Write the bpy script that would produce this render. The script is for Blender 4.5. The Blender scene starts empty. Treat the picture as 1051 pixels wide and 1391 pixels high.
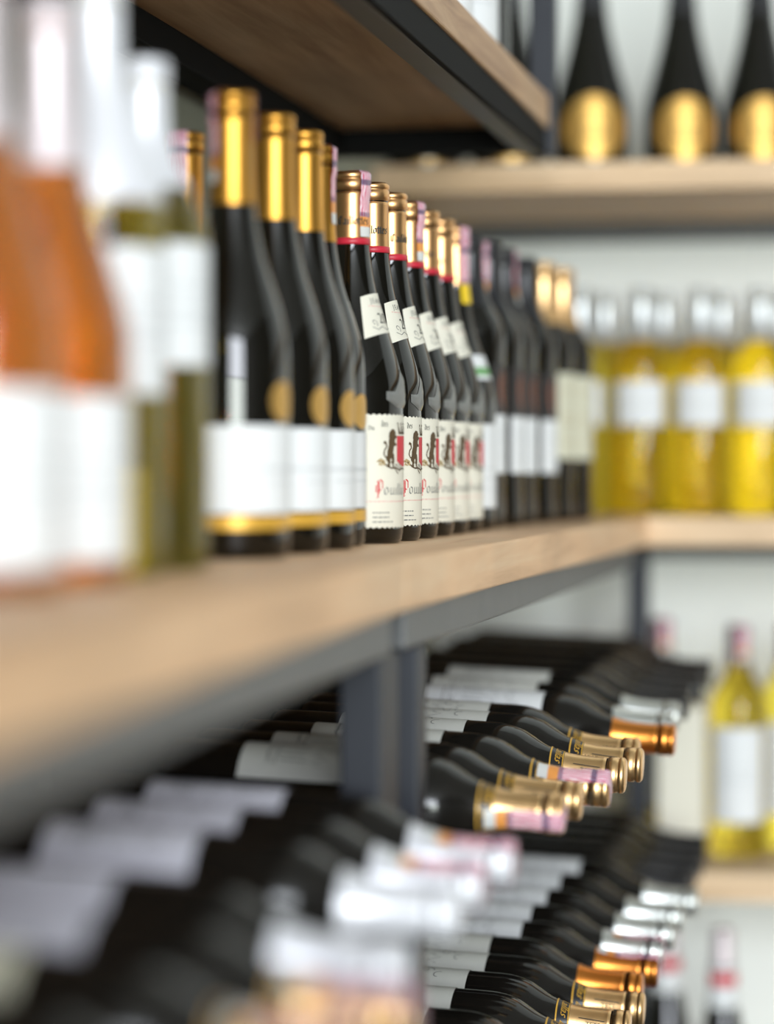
import bpy, bmesh, math, random
from mathutils import Matrix, Vector, noise

random.seed(7)
SC = bpy.context.scene
COL = SC.collection
PI = math.pi
R = math.radians
FLOOR = 0.0
EYE = 1.30                                   # camera height above the floor

# ------------------------------------------------------------------ camera
cd = bpy.data.cameras.new('camera')
cam = bpy.data.objects.new('camera', cd)
COL.objects.link(cam)
cd.sensor_fit = 'HORIZONTAL'
cd.sensor_width = 24.0
cd.lens = 84.49
cd.clip_start = 0.05
cd.dof.use_dof = True
cd.dof.focus_distance = 2.27
cd.dof.aperture_fstop = 1.75
cam.location = (0, 0, EYE)
cam.rotation_euler = (R(90 - 0.86), 0, R(10.75))
SC.camera = cam

# ------------------------------------------------------------------ world, lights, exposure
w = bpy.data.worlds.new('world'); SC.world = w
w.use_nodes = True
w.node_tree.nodes['Background'].inputs[0].default_value = (0.80, 0.88, 1.0, 1)
w.node_tree.nodes['Background'].inputs[1].default_value = 0.6

def area(name, loc, rot, sx, sy, power, col):
    l = bpy.data.lights.new(name, 'AREA'); l.shape = 'RECTANGLE'
    l.size = sx; l.size_y = sy; l.energy = power; l.color = col
    o = bpy.data.objects.new(name, l); COL.objects.link(o)
    o.location = loc; o.rotation_euler = rot
    return o
# daylight through the glazed shop front far behind the camera: sky above, garden green below
area('shopfront_sky_daylight', (3.00, -7.02, 2.95), (R(90), 0, 0), 4.8, 2.30, 1080, (0.88, 0.93, 1.0))
area('shopfront_garden_daylight', (3.00, -7.02, 1.04), (R(90), 0, 0), 4.8, 1.48, 700, (0.92, 1.0, 0.94))

SC.view_settings.view_transform = 'Standard'
SC.view_settings.look = 'None'
SC.view_settings.gamma = 1.0
SC.view_settings.use_curve_mapping = False
SC.view_settings.exposure = -0.44

# ------------------------------------------------------------------ materials
def mat(name, col, rough=0.5, metal=0.0, trans=0.0, ior=1.45, spec=0.5, mottle=None, bump=0.0, scale=60.0, coat=0.0):
    m = bpy.data.materials.new(name); m.use_nodes = True
    nt = m.node_tree; b = nt.nodes['Principled BSDF']
    b.inputs['Base Color'].default_value = (*col, 1)
    b.inputs['Roughness'].default_value = rough
    b.inputs['Metallic'].default_value = metal
    b.inputs['Transmission Weight'].default_value = trans
    b.inputs['IOR'].default_value = ior
    b.inputs['Specular IOR Level'].default_value = spec
    b.inputs['Coat Weight'].default_value = coat
    if mottle or bump:
        tc = nt.nodes.new('ShaderNodeTexCoord')
        n = nt.nodes.new('ShaderNodeTexNoise'); n.inputs['Scale'].default_value = scale
        n.inputs['Detail'].default_value = 4
        nt.links.new(tc.outputs['Object'], n.inputs['Vector'])
        if mottle:
            mx = nt.nodes.new('ShaderNodeMix'); mx.data_type = 'RGBA'
            mx.inputs['A'].default_value = (*col, 1); mx.inputs['B'].default_value = (*mottle, 1)
            nt.links.new(n.outputs['Fac'], mx.inputs['Factor'])
            nt.links.new(mx.outputs['Result'], b.inputs['Base Color'])
        if bump:
            bp = nt.nodes.new('ShaderNodeBump'); bp.inputs['Strength'].default_value = bump
            bp.inputs['Distance'].default_value = 0.001
            nt.links.new(n.outputs['Fac'], bp.inputs['Height'])
            nt.links.new(bp.outputs['Normal'], b.inputs['Normal'])
    return m

def wood(name, c1, c2, c3, axis):
    m = bpy.data.materials.new(name); m.use_nodes = True
    nt = m.node_tree; b = nt.nodes['Principled BSDF']
    tc = nt.nodes.new('ShaderNodeTexCoord')
    mp = nt.nodes.new('ShaderNodeMapping')
    sc = [26, 26, 26]; sc[axis] = 1.6
    mp.inputs['Scale'].default_value = sc
    n = nt.nodes.new('ShaderNodeTexNoise'); n.inputs['Scale'].default_value = 1.6
    n.inputs['Detail'].default_value = 8; n.inputs['Roughness'].default_value = 0.62
    n.inputs['Distortion'].default_value = 0.5
    n2 = nt.nodes.new('ShaderNodeTexNoise'); n2.inputs['Scale'].default_value = 6
    r = nt.nodes.new('ShaderNodeValToRGB')
    e = r.color_ramp.elements
    e[0].position = 0.30; e[0].color = (*c1, 1)
    e[1].position = 0.72; e[1].color = (*c3, 1)
    k = e.new(0.5); k.color = (*c2, 1)
    bp = nt.nodes.new('ShaderNodeBump'); bp.inputs['Strength'].default_value = 0.25
    bp.inputs['Distance'].default_value = 0.002
    hs = nt.nodes.new('ShaderNodeHueSaturation')
    ma = nt.nodes.new('ShaderNodeMapRange')
    ma.inputs['From Min'].default_value = 0.3; ma.inputs['From Max'].default_value = 0.7
    ma.inputs['To Min'].default_value = 0.88; ma.inputs['To Max'].default_value = 1.08
    L = nt.links.new
    L(tc.outputs['Object'], mp.inputs['Vector']); L(mp.outputs['Vector'], n.inputs['Vector'])
    L(tc.outputs['Object'], n2.inputs['Vector'])
    L(n.outputs['Fac'], r.inputs['Fac']); L(n2.outputs['Fac'], ma.inputs['Value'])
    L(r.outputs['Color'], hs.inputs['Color']); L(ma.outputs['Result'], hs.inputs['Value'])
    L(hs.outputs['Color'], b.inputs['Base Color'])
    L(n.outputs['Fac'], bp.inputs['Height']); L(bp.outputs['Normal'], b.inputs['Normal'])
    b.inputs['Roughness'].default_value = 0.5
    return m

def strip_material(name, tail1, tail2):
    """printed paper seal: pink guilloche, a dark emblem, coloured bands at its lower end (v runs along the strip)"""
    m = bpy.data.materials.new(name); m.use_nodes = True
    nt = m.node_tree; b = nt.nodes['Principled BSDF']; L = nt.links.new
    uv = nt.nodes.new('ShaderNodeUVMap')
    mp = nt.nodes.new('ShaderNodeMapping'); mp.inputs['Scale'].default_value = (1.6, 7, 1)
    wv = nt.nodes.new('ShaderNodeTexWave'); wv.inputs['Scale'].default_value = 1.3
    wv.inputs['Distortion'].default_value = 7; wv.inputs['Detail'].default_value = 2
    r = nt.nodes.new('ShaderNodeValToRGB'); e = r.color_ramp.elements
    e[0].position = 0.38; e[0].color = (0.58, 0.06, 0.14, 1)
    e[1].position = 0.74; e[1].color = (0.84, 0.77, 0.80, 1)
    sp = nt.nodes.new('ShaderNodeSeparateXYZ')
    band = nt.nodes.new('ShaderNodeValToRGB'); band.color_ramp.interpolation = 'CONSTANT'
    be = band.color_ramp.elements
    be[0].position = 0.0; be[0].color = (*tail1, 1)
    be[1].position = 0.07; be[1].color = (*tail2, 1)
    for p, c in ((0.14, (0.45, 0.47, 0.56)), (0.17, (1, 1, 1)), (0.36, (0.25, 0.28, 0.40)), (0.40, (0.9, 0.9, 0.95))):
        k = be.new(p); k.color = (*c, 1)
    mx = nt.nodes.new('ShaderNodeMix'); mx.data_type = 'RGBA'; mx.blend_type = 'MULTIPLY'
    mx.inputs['Factor'].default_value = 1.0
    st = nt.nodes.new('ShaderNodeMath'); st.operation = 'GREATER_THAN'; st.inputs[1].default_value = 0.14
    mx2 = nt.nodes.new('ShaderNodeMix'); mx2.data_type = 'RGBA'
    L(uv.outputs['UV'], mp.inputs['Vector']); L(mp.outputs['Vector'], wv.inputs['Vector'])
    L(wv.outputs['Fac'], r.inputs['Fac']); L(uv.outputs['UV'], sp.inputs['Vector'])
    L(sp.outputs['Y'], band.inputs['Fac']); L(sp.outputs['Y'], st.inputs[0])
    L(r.outputs['Color'], mx.inputs['A']); L(band.outputs['Color'], mx.inputs['B'])
    L(st.outputs['Value'], mx2.inputs['Factor'])
    L(band.outputs['Color'], mx2.inputs['A']); L(mx.outputs['Result'], mx2.inputs['B'])
    L(mx2.outputs['Result'], b.inputs['Base Color'])
    b.inputs['Roughness'].default_value = 0.35
    return m

M = {}
M['dark_glass'] = mat('dark_glass', (0.0025, 0.0022, 0.0015), 0.03, spec=0.48, mottle=(0.006, 0.005, 0.003), scale=14, coat=0.2)
M['dusty_glass'] = mat('dusty_glass', (0.003, 0.0027, 0.0022), 0.11, spec=0.42, mottle=(0.012, 0.010, 0.008), scale=40)
M['yellow_wine'] = mat('yellow_wine', (0.96, 0.78, 0.10), 0.02, trans=0.95, ior=1.36)
M['rose_wine'] = mat('rose_wine', (0.92, 0.34, 0.075), 0.02, trans=0.86, ior=1.36)
M['olive_wine'] = mat('olive_wine', (0.86, 0.72, 0.18), 0.02, trans=1.0, ior=1.36)
M['embossed_glass'] = mat('embossed_glass', (0.16, 0.16, 0.15), 0.25)
M['gold_foil'] = mat('gold_foil', (0.62, 0.31, 0.055), 0.38, 1.0)
M['copper_gold'] = mat('copper_gold', (0.74, 0.42, 0.185), 0.34, 1.0)
M['pale_gold'] = mat('pale_gold', (0.84, 0.54, 0.26), 0.34, 1.0, bump=0.15, scale=220)
M['copper'] = mat('copper', (0.75, 0.27, 0.055), 0.30, 1.0)
M['silver'] = mat('silver', (0.74, 0.76, 0.74), 0.34, 1.0)
M['white_foil'] = mat('white_foil', (0.74, 0.74, 0.78), 0.35, 0.25)
M['clear_foil'] = mat('clear_foil', (0.60, 0.62, 0.62), 0.30, 0.6)
M['rose_foil'] = mat('rose_foil', (0.68, 0.60, 0.62), 0.4, 0.3)
M['black_foil'] = mat('black_foil', (0.014, 0.014, 0.016), 0.28)
M['plum_foil'] = mat('plum_foil', (0.10, 0.045, 0.06), 0.4)
M['red_foil'] = mat('red_foil', (0.50, 0.02, 0.04), 0.4)
M['groove'] = mat('groove', (0.16, 0.07, 0.03), 0.5, 0.6)
M['paper'] = mat('paper', (0.74, 0.75, 0.755), 0.6, mottle=(0.71, 0.72, 0.73), scale=300)
M['lavender_paper'] = mat('lavender_paper', (0.66, 0.65, 0.72), 0.6, mottle=(0.60, 0.59, 0.66), scale=200)
M['cream_paper'] = mat('cream_paper', (0.74, 0.705, 0.60), 0.6, mottle=(0.71, 0.675, 0.575), scale=300)
M['grey_paper'] = mat('grey_paper', (0.62, 0.62, 0.57), 0.6, mottle=(0.54, 0.54, 0.50), scale=120)
M['sage_paper'] = mat('sage_paper', (0.62, 0.60, 0.47), 0.6, mottle=(0.57, 0.55, 0.42), scale=200)
M['charcoal_paper'] = mat('charcoal_paper', (0.035, 0.032, 0.032), 0.5)
M['ink'] = mat('ink', (0.035, 0.035, 0.030), 0.6)
M['grey_ink'] = mat('grey_ink', (0.15, 0.15, 0.145), 0.6)
M['faint_ink'] = mat('faint_ink', (0.55, 0.56, 0.57), 0.6)
M['red_ink'] = mat('red_ink', (0.60, 0.035, 0.05), 0.6)
M['rose_ink'] = mat('rose_ink', (0.72, 0.40, 0.36), 0.6)
M['lion_ink'] = mat('lion_ink', (0.085, 0.050, 0.020), 0.6)
M['tan_ink'] = mat('tan_ink', (0.42, 0.31, 0.16), 0.6)
M['rust_ink'] = mat('rust_ink', (0.30, 0.085, 0.035), 0.5)
M['gold_ink'] = mat('gold_ink', (0.68, 0.38, 0.05), 0.4, 0.3)
M['green_ink'] = mat('green_ink', (0.14, 0.34, 0.12), 0.6)
M['medal_gold'] = mat('medal_gold', (0.62, 0.37, 0.10), 0.42, 0.75, bump=0.4, scale=400)
M['tax_paper'] = strip_material('tax_paper', (0.62, 0.62, 0.60), (0.75, 0.30, 0.07))
M['tax_paper_yellow'] = strip_material('tax_paper_yellow', (0.80, 0.55, 0.02), (0.80, 0.55, 0.02))
M['steel'] = mat('steel', (0.075, 0.077, 0.078), 0.42, 0.35, mottle=(0.11, 0.11, 0.112), scale=18, bump=0.15)
M['post_steel'] = mat('post_steel', (0.010, 0.012, 0.018), 0.5, 0.1, mottle=(0.018, 0.020, 0.028), scale=20)
M['black_steel'] = mat('black_steel', (0.010, 0.010, 0.010), 0.75, 0.0, spec=0.08)
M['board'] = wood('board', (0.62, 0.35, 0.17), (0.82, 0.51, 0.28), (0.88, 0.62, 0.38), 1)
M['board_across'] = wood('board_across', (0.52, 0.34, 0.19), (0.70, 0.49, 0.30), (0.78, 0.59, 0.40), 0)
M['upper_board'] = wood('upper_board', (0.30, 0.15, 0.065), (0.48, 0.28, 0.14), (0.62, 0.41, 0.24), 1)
M['wall'] = mat('wall', (0.82, 0.84, 0.81), 0.8, mottle=(0.78, 0.80, 0.77), scale=3, bump=0.1)
M['floor'] = mat('floor', (0.13, 0.12, 0.11), 0.5, mottle=(0.10, 0.095, 0.09), scale=8)
M['olive_wall'] = mat('olive_wall', (0.34, 0.35, 0.28), 0.8, mottle=(0.31, 0.32, 0.26), scale=3, bump=0.1)
M['dark_wall'] = mat('dark_wall', (0.09, 0.09, 0.085), 0.8, mottle=(0.075, 0.075, 0.07), scale=3, bump=0.1)
M['ceiling'] = mat('ceiling', (0.28, 0.28, 0.27), 0.9, mottle=(0.77, 0.77, 0.76), scale=4)
M['frame_paint'] = mat('frame_paint', (0.05, 0.052, 0.055), 0.4)

# ------------------------------------------------------------------ object helpers
def link(name, me, m, parent=None):
    o = bpy.data.objects.new(name, me); COL.objects.link(o)
    if m is not None and not me.materials:
        me.materials.append(m)
    if parent: o.parent = parent
    return o

def empty(name, loc, label, cat, group=None):
    o = bpy.data.objects.new(name, None); COL.objects.link(o)
    o.location = loc; o.empty_display_size = 0.03
    o['label'] = label; o['category'] = cat
    if group: o['group'] = group
    return o

def mesh(name, vs, fs, smooth=False):
    me = bpy.data.meshes.new(name); me.from_pydata(vs, [], fs); me.update()
    if smooth:
        me.polygons.foreach_set('use_smooth', [True] * len(me.polygons))
    return me

def bevelled(me, width, seg=2):
    bm = bmesh.new(); bm.from_mesh(me)
    bmesh.ops.recalc_face_normals(bm, faces=bm.faces)
    bmesh.ops.bevel(bm, geom=list(bm.edges), offset=width, segments=seg, affect='EDGES', profile=0.5)
    bm.to_mesh(me); bm.free(); return me

def box_mesh(name, x0, x1, y0, y1, z0, z1, bev=0.0):
    vs = [(x, y, z) for x in (x0, x1) for y in (y0, y1) for z in (z0, z1)]
    fs = [(0, 1, 3, 2), (4, 6, 7, 5), (0, 4, 5, 1), (2, 3, 7, 6), (0, 2, 6, 4), (1, 5, 7, 3)]
    me = mesh(name, vs, fs)
    return bevelled(me, bev) if bev else me

def prism_mesh(name, pts, z0, z1, bev=0.0):
    n = len(pts)
    vs = [(x, y, z0) for x, y in pts] + [(x, y, z1) for x, y in pts]
    fs = [tuple(range(n))[::-1], tuple(range(n, 2 * n))] + [(i, (i + 1) % n, n + (i + 1) % n, n + i) for i in range(n)]
    me = mesh(name, vs, fs)
    return bevelled(me, bev) if bev else me

def struct(name, me, m):
    o = link(name, me, m); o['kind'] = 'structure'; return o

# ------------------------------------------------------------------ the room
LW, BW, RW, FW = -0.665, 3.86, 6.00, -7.0       # left, back, right and shop-front wall planes
CEIL = 4.4
EX, EY = -2.60, -0.80       # the room widens to the left behind the camera
struct('floor', box_mesh('floor', EX - .1, RW + .1, FW - .1, BW + .1, -0.1, 0), M['floor'])
struct('ceiling', box_mesh('ceiling', EX - .1, RW + .1, FW - .1, BW + .1, CEIL, CEIL + .1), M['ceiling'])
struct('wall_left', box_mesh('wall_left', LW - .1, LW, EY, BW + .1, 0, CEIL), M['olive_wall'])
struct('wall_return', box_mesh('wall_return', EX, LW - .1, EY, EY + .1, 0, CEIL), M['olive_wall'])
struct('wall_side', box_mesh('wall_side', EX - .1, EX, FW - .1, EY + .1, 0, CEIL), M['olive_wall'])
struct('wall_back', box_mesh('wall_back', LW, RW, BW, BW + .1, 0, CEIL), M['wall'])

def pierced_wall(name, fixed0, fixed1, lo, hi, holes, along):
    """a wall with rectangular openings; holes = (a0, a1, z0, z1)"""
    bm = bmesh.new()
    def add(a0, a1, z0, z1):
        if along == 'x': me = box_mesh('t', a0, a1, fixed0, fixed1, z0, z1)
        else: me = box_mesh('t', fixed0, fixed1, a0, a1, z0, z1)
        bm.from_mesh(me); bpy.data.meshes.remove(me)
    a = lo
    for h in sorted(holes):
        add(a, h[0], 0, CEIL); add(h[0], h[1], h[3], CEIL)
        if h[2] > 0: add(h[0], h[1], 0, h[2])
        a = h[1]
    add(a, hi, 0, CEIL)
    me = bpy.data.meshes.new(name); bm.to_mesh(me); bm.free()
    return struct(name, me, M['dark_wall'])
pierced_wall('wall_front', FW - .1, FW, EX, RW, [(0.60, 5.40, 0.30, 4.10)], 'x')
struct('wall_right', box_mesh('wall_right', RW, RW + .1, FW, BW, 0, CEIL), M['dark_wall'])
struct('trim_1', box_mesh('trim_1', 0.58, 5.42, FW - .02, FW + .02, 0.26, 0.30, .004), M['frame_paint'])

# ------------------------------------------------------------------ shelving
BT = EYE - 0.058          # top of the main shelf board
BB = BT - 0.036
SB = BB - 0.029           # underside of its steel beam
UT = EYE + 0.410          # top of the upper shelves
UB = UT - 0.036
US = UB - 0.028
HT = EYE + 0.387          # top of the high shelf on the back wall
FX = -0.328               # front edge of the main shelf

TILT = R(2.6)
def axis_z(tier, x):      # height of the axis of a bottle lying in a rack tier
    return EYE + (-0.2405 if tier == 0 else -0.459) - math.tan(TILT) * (x + 0.45)
RAD = 0.0375

near = empty('shelf_unit', (-0.5, 0.7, 0), 'near half of the wall shelf, wood on dark steel, under rose and gold capped bottles', 'shelf')
def child(o, name, me, m):
    c = link(name, me, m, o); c.matrix_parent_inverse = Matrix.Translation(-Vector(o.location)); return c
child(near, 'shelf_board', prism_mesh('near_board', [(LW, -0.6), (-0.245, -0.6), (FX, 1.795), (LW, 1.795)], BB, BT, .002), M['board'])
child(near, 'front_beam', prism_mesh('near_front_beam', [(-0.300, -0.6), (-0.265, -0.6), (-0.338, 1.795), (-0.368, 1.795)], SB, BB, .002), M['steel'])
child(near, 'rear_beam', box_mesh('near_rear_beam', -0.64, -0.61, -0.6, 1.795, SB, BB, .002), M['steel'])
child(near, 'end_beam', box_mesh('near_end_beam', -0.61, -0.369, 1.765, 1.795, SB, BB, .002), M['steel'])
child(near, 'post', box_mesh('near_front_post', -0.3685, -0.3405, 1.772, 1.838, 0, SB, .002), M['post_steel'])
child(near, 'post', box_mesh('near_rear_post', -0.64, -0.61, 1.772, 1.802, 0, SB, .002), M['post_steel'])
child(near, 'post', box_mesh('near_end_post', -0.325, -0.297, -0.6, -0.57, 0, SB, .002), M['post_steel'])
child(near, 'post', box_mesh('near_end_rear_post', -0.64, -0.61, -0.6, -0.57, 0, SB, .002), M['post_steel'])

far = empty('shelf_unit', (-0.5, 2.6, 0), 'far half of the wall shelf, wood on dark steel, under the lion label bottles', 'shelf')
child(far, 'shelf_board', prism_mesh('far_board', [(LW, 1.797), (FX, 1.797), (-0.318, 3.44), (LW, 3.44)], BB, BT, .002), M['board'])
child(far, 'front_beam', box_mesh('far_front_beam', -0.366, -0.336, 1.84, 3.45, SB, BB, .002), M['steel'])
child(far, 'rear_beam', box_mesh('far_rear_beam', -0.64, -0.61, 1.81, 3.44, SB, BB, .002), M['steel'])
child(far, 'end_beam', box_mesh('far_end_beam', -0.61, -0.367, 3.42, 3.45, SB, BB, .002), M['steel'])
child(far, 'post', box_mesh('far_front_post', -0.364, -0.334, 1.875, 1.911, 0, SB, .002), M['post_steel'])
child(far, 'post', box_mesh('far_rear_post', -0.64, -0.61, 1.875, 1.905, 0, SB, .002), M['post_steel'])
child(far, 'post', box_mesh('far_end_rear_post', -0.64, -0.61, 3.41, 3.439, 0, SB, .002), M['post_steel'])
child(near, 'shade_panel', box_mesh('near_shade_panel', LW, LW + .012, -0.6, 1.795, 0, SB, .001), M['black_steel'])  # added black sheet, stands in for the shade on the wall behind the rack
child(far, 'shade_panel', box_mesh('far_shade_panel', LW, LW + .012, 1.797, 3.44, 0, SB, .001), M['black_steel'])  # same added sheet for the far half: under-shelf shade as black colour
for u, ya, yb in ((near, -0.6, 1.80), (far, 1.875, 3.4395)):
    for tier in (0, 1):
        for x, t in ((-0.51, 'rear'), (-0.41, 'front')):
            z = axis_z(tier, x) - RAD / math.cos(TILT) - 0.0004
            child(u, 'rack_rail', box_mesh('rack_rail', x - .006, x + .006, ya, yb, z - .014, z, .001), M['post_steel'])
    for yy in ((ya + .001, yb - .032) if u is near else (ya + .001, yb - .032)):
        for tier in (0, 1):
            z = axis_z(tier, -0.5) - RAD - 0.02
            child(u, 'rack_crossbar', box_mesh('rack_crossbar', -0.61, -0.369, yy, yy + .03, z - .02, z - .001, .001), M['post_steel'])

up = empty('shelf_unit', (-0.5, 1.5, UB), 'upper wooden shelf seen from below with black steel angle along its edge', 'shelf')
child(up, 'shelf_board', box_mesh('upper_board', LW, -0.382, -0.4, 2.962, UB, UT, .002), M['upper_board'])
child(up, 'front_beam', box_mesh('upper_front_beam', -0.391, -0.385, -0.4, 2.96, US, UB, .001), M['black_steel'])
child(up, 'beam_flange', box_mesh('upper_beam_flange', -0.415, -0.391, -0.4, 2.96, US, US + .006, .001), M['steel'])
child(up, 'rear_beam', box_mesh('upper_rear_beam', -0.64, -0.605, -0.4, 2.96, US, UB, .002), M['black_steel'])
child(up, 'end_beam', box_mesh('upper_end_beam', -0.605, -0.415, 2.93, 2.96, US, UB, .002), M['black_steel'])
pst = link('steel_post', box_mesh('upper_post', -0.404, -0.376, 2.9625, 2.9905, US, CEIL, .002), M['post_steel'])
pst['label'] = 'dark steel post rising from the end of the upper shelf'; pst['category'] = 'post'

def back_shelf(top, label, x0=LW, front=3.40):
    s = empty('shelf_unit', (0.9, BW - .2, top), label, 'shelf')
    child(s, 'shelf_board', box_mesh('back_board', x0, RW, front, BW, top - .036, top, .002), M['board_across'])
    child(s, 'wall_beam', box_mesh('wall_beam', x0, RW, BW - .03, BW, top - .064, top - .036, .002), M['steel'])
    return s
back_shelf(HT, 'wooden shelf high on the back wall under the champagne bottles')
bs = back_shelf(BT, 'wooden shelf on the back wall under the row of yellow wine bottles', front=3.4405)
pst = link('steel_post', box_mesh('corner_post', -0.362, -0.334, 3.62, 3.65, 0, BB, .002), M['post_steel'])
pst['label'] = 'dark steel post under the shelf corner behind the far end of the rack'; pst['category'] = 'post'
LT, VT = EYE - 0.500, EYE - 0.895
back_shelf(LT, 'low wooden shelf on the back wall under the purple capped yellow bottle', x0=-0.33)
back_shelf(VT, 'lowest wooden shelf on the back wall, mostly below the picture', x0=-0.33)

# ------------------------------------------------------------------ bottle geometry
def spline(pts, k=3):
    out = []
    n = len(pts)
    for i in range(n - 1):
        p0, p1, p2, p3 = pts[max(i - 1, 0)], pts[i], pts[i + 1], pts[min(i + 2, n - 1)]
        for j in range(k):
            t = j / k
            f = lambda a, b, c, d: 0.5 * (2 * b + (c - a) * t + (2 * a - 5 * b + 4 * c - d) * t * t + (3 * b - a - 3 * c + d) * t ** 3)
            out.append((f(p0[0], p1[0], p2[0], p3[0]), f(p0[1], p1[1], p2[1], p3[1])))
    out.append(pts[-1]); return out

FOOT = [(0.0030, 0.0), (0.0010, 0.55), (0.0, 0.84), (0.0008, 0.93), (0.0035, 0.975), (0.0085, 1.0)]
def foot(r): return [(z, f * r) for z, f in FOOT]
LIP = [(0.010, 0.0134), (0.0095, 0.0138), (0.003, 0.0138), (0.0024, 0.0134), (0.0, 0.0126), (0.0, 0.0)]
def lip(h): return [(h - a, r) for a, r in LIP]
PROFILE = {
    'burgundy': foot(.0415) + spline([(.115, .0415), (.129, .0410), (.141, .0388), (.153, .0355), (.168, .0308), (.184, .0254), (.200, .0208), (.218, .0172), (.236, .0146), (.255, .0135)]) + [(.270, .0132)] + lip(.298),
    'bordeaux': foot(.0375) + spline([(.180, .0375), (.192, .0372), (.202, .0358), (.212, .0326), (.221, .0276), (.230, .0222), (.240, .0180), (.250, .0153), (.262, .0139)]) + [(.275, .0134)] + lip(.298),
    'tall': foot(.0375) + spline([(.185, .0375), (.200, .0372), (.213, .0358), (.227, .0322), (.240, .0272), (.252, .0222), (.264, .0180), (.276, .0153), (.290, .0139)]) + [(.305, .0134)] + lip(.330),
    'champagne': foot(.0490) + spline([(.075, .0490), (.092, .0476), (.110, .0438), (.135, .0370), (.160, .0306), (.185, .0250), (.210, .0205), (.235, .0178)]) + [(.270, .0152)] + lip(.310),
    'gold': foot(.0380) + spline([(.118, .0380), (.132, .0378), (.145, .0370), (.157, .0348), (.170, .0312), (.186, .0260), (.202, .0210), (.221, .0170), (.240, .0145), (.258, .0135)]) + [(.275, .0132)] + lip(.309),
}
HEIGHT = {'burgundy': .298, 'bordeaux': .298, 'tall': .330, 'champagne': .310, 'gold': .309}
def radius(kind, z):
    p = [q for q in PROFILE[kind]]
    for (z0, r0), (z1, r1) in zip(p[4:], p[5:]):
        if z0 <= z <= z1 and z1 > z0: return r0 + (r1 - r0) * (z - z0) / (z1 - z0)
    return p[10][1]

def lathe(name, prof, seg=36):
    vs, fs, rings = [], [], []
    for z, r in prof:
        if r < 1e-6:
            rings.append([len(vs)]); vs.append((0, 0, z))
        else:
            rings.append(list(range(len(vs), len(vs) + seg)))
            vs += [(r * math.cos(2 * PI * i / seg), r * math.sin(2 * PI * i / seg), z) for i in range(seg)]
    for a, b in zip(rings, rings[1:]):
        for i in range(seg):
            j = (i + 1) % seg
            if len(a) == 1 and len(b) == 1: continue
            if len(a) == 1: fs.append((a[0], b[j], b[i]))
            elif len(b) == 1: fs.append((a[i], a[j], b[0]))
            else: fs.append((a[i], a[j], b[j], b[i]))
    return mesh(name, vs, fs, True)

def capsule_prof(kind, length, band=None, grooves=True):
    H = HEIGHT[kind]; e = 0.0006
    z0 = H - length
    pts = []
    r = 0.0140
    n = 8
    zs = [z0 + (H - .0185 - z0) * i / n for i in range(n + 1)]
    for z in zs: pts.append((z, radius(kind, z) + e))
    pts[-1] = (H - .0185, max(pts[-1][1], r - .0004))
    if grooves:
        pts += [(H - .0162, r + .0002), (H - .0156, r - .0007), (H - .0146, r - .0007), (H - .0140, r + .0006),
                (H - .0064, r + .0008), (H - .0058, r - .0001), (H - .0050, r - .0001), (H - .0044, r + .0008)]
    else:
        pts += [(H - .0140, r + .0004), (H - .006, r + .0008)]
    pts += [(H - .0016, r + .0008), (H - .0002, r - .0002), (H + .0007, r - .0018), (H + .0007, 0)]
    return pts

def patch(name, kind, z0, z1, a0, a1, off=.0004, scallop=0.0, wave=.005, nz=None, na=None, shape=None):
    """paper lying on the bottle between two heights and two angles"""
    nz = nz or max(2, int((z1 - z0) / .006) + 1)
    na = na or max(6, int((a1 - a0) / .11) + 1)
    if scallop: na = max(na, int((a1 - a0) * radius(kind, z0) / wave * 4))
    vs, fs = [], []
    for i in range(na + 1):
        a = a0 + (a1 - a0) * i / na
        lo, hi = z0, z1
        if scallop:
            s = abs(math.sin(PI * (a * radius(kind, z0)) / wave)) * scallop
            lo, hi = z0 - s + scallop, z1 + s - scallop
        if shape: lo, hi = shape((a - a0) / (a1 - a0), lo, hi)
        for j in range(nz + 1):
            z = lo + (hi - lo) * j / nz
            r = radius(kind, z) + off
            vs.append((r * math.cos(a), r * math.sin(a), z))
    for i in range(na):
        for j in range(nz):
            p = i * (nz + 1) + j
            fs.append((p, p + nz + 1, p + nz + 2, p + 1))
    return mesh(name, vs, fs, True)

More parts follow.
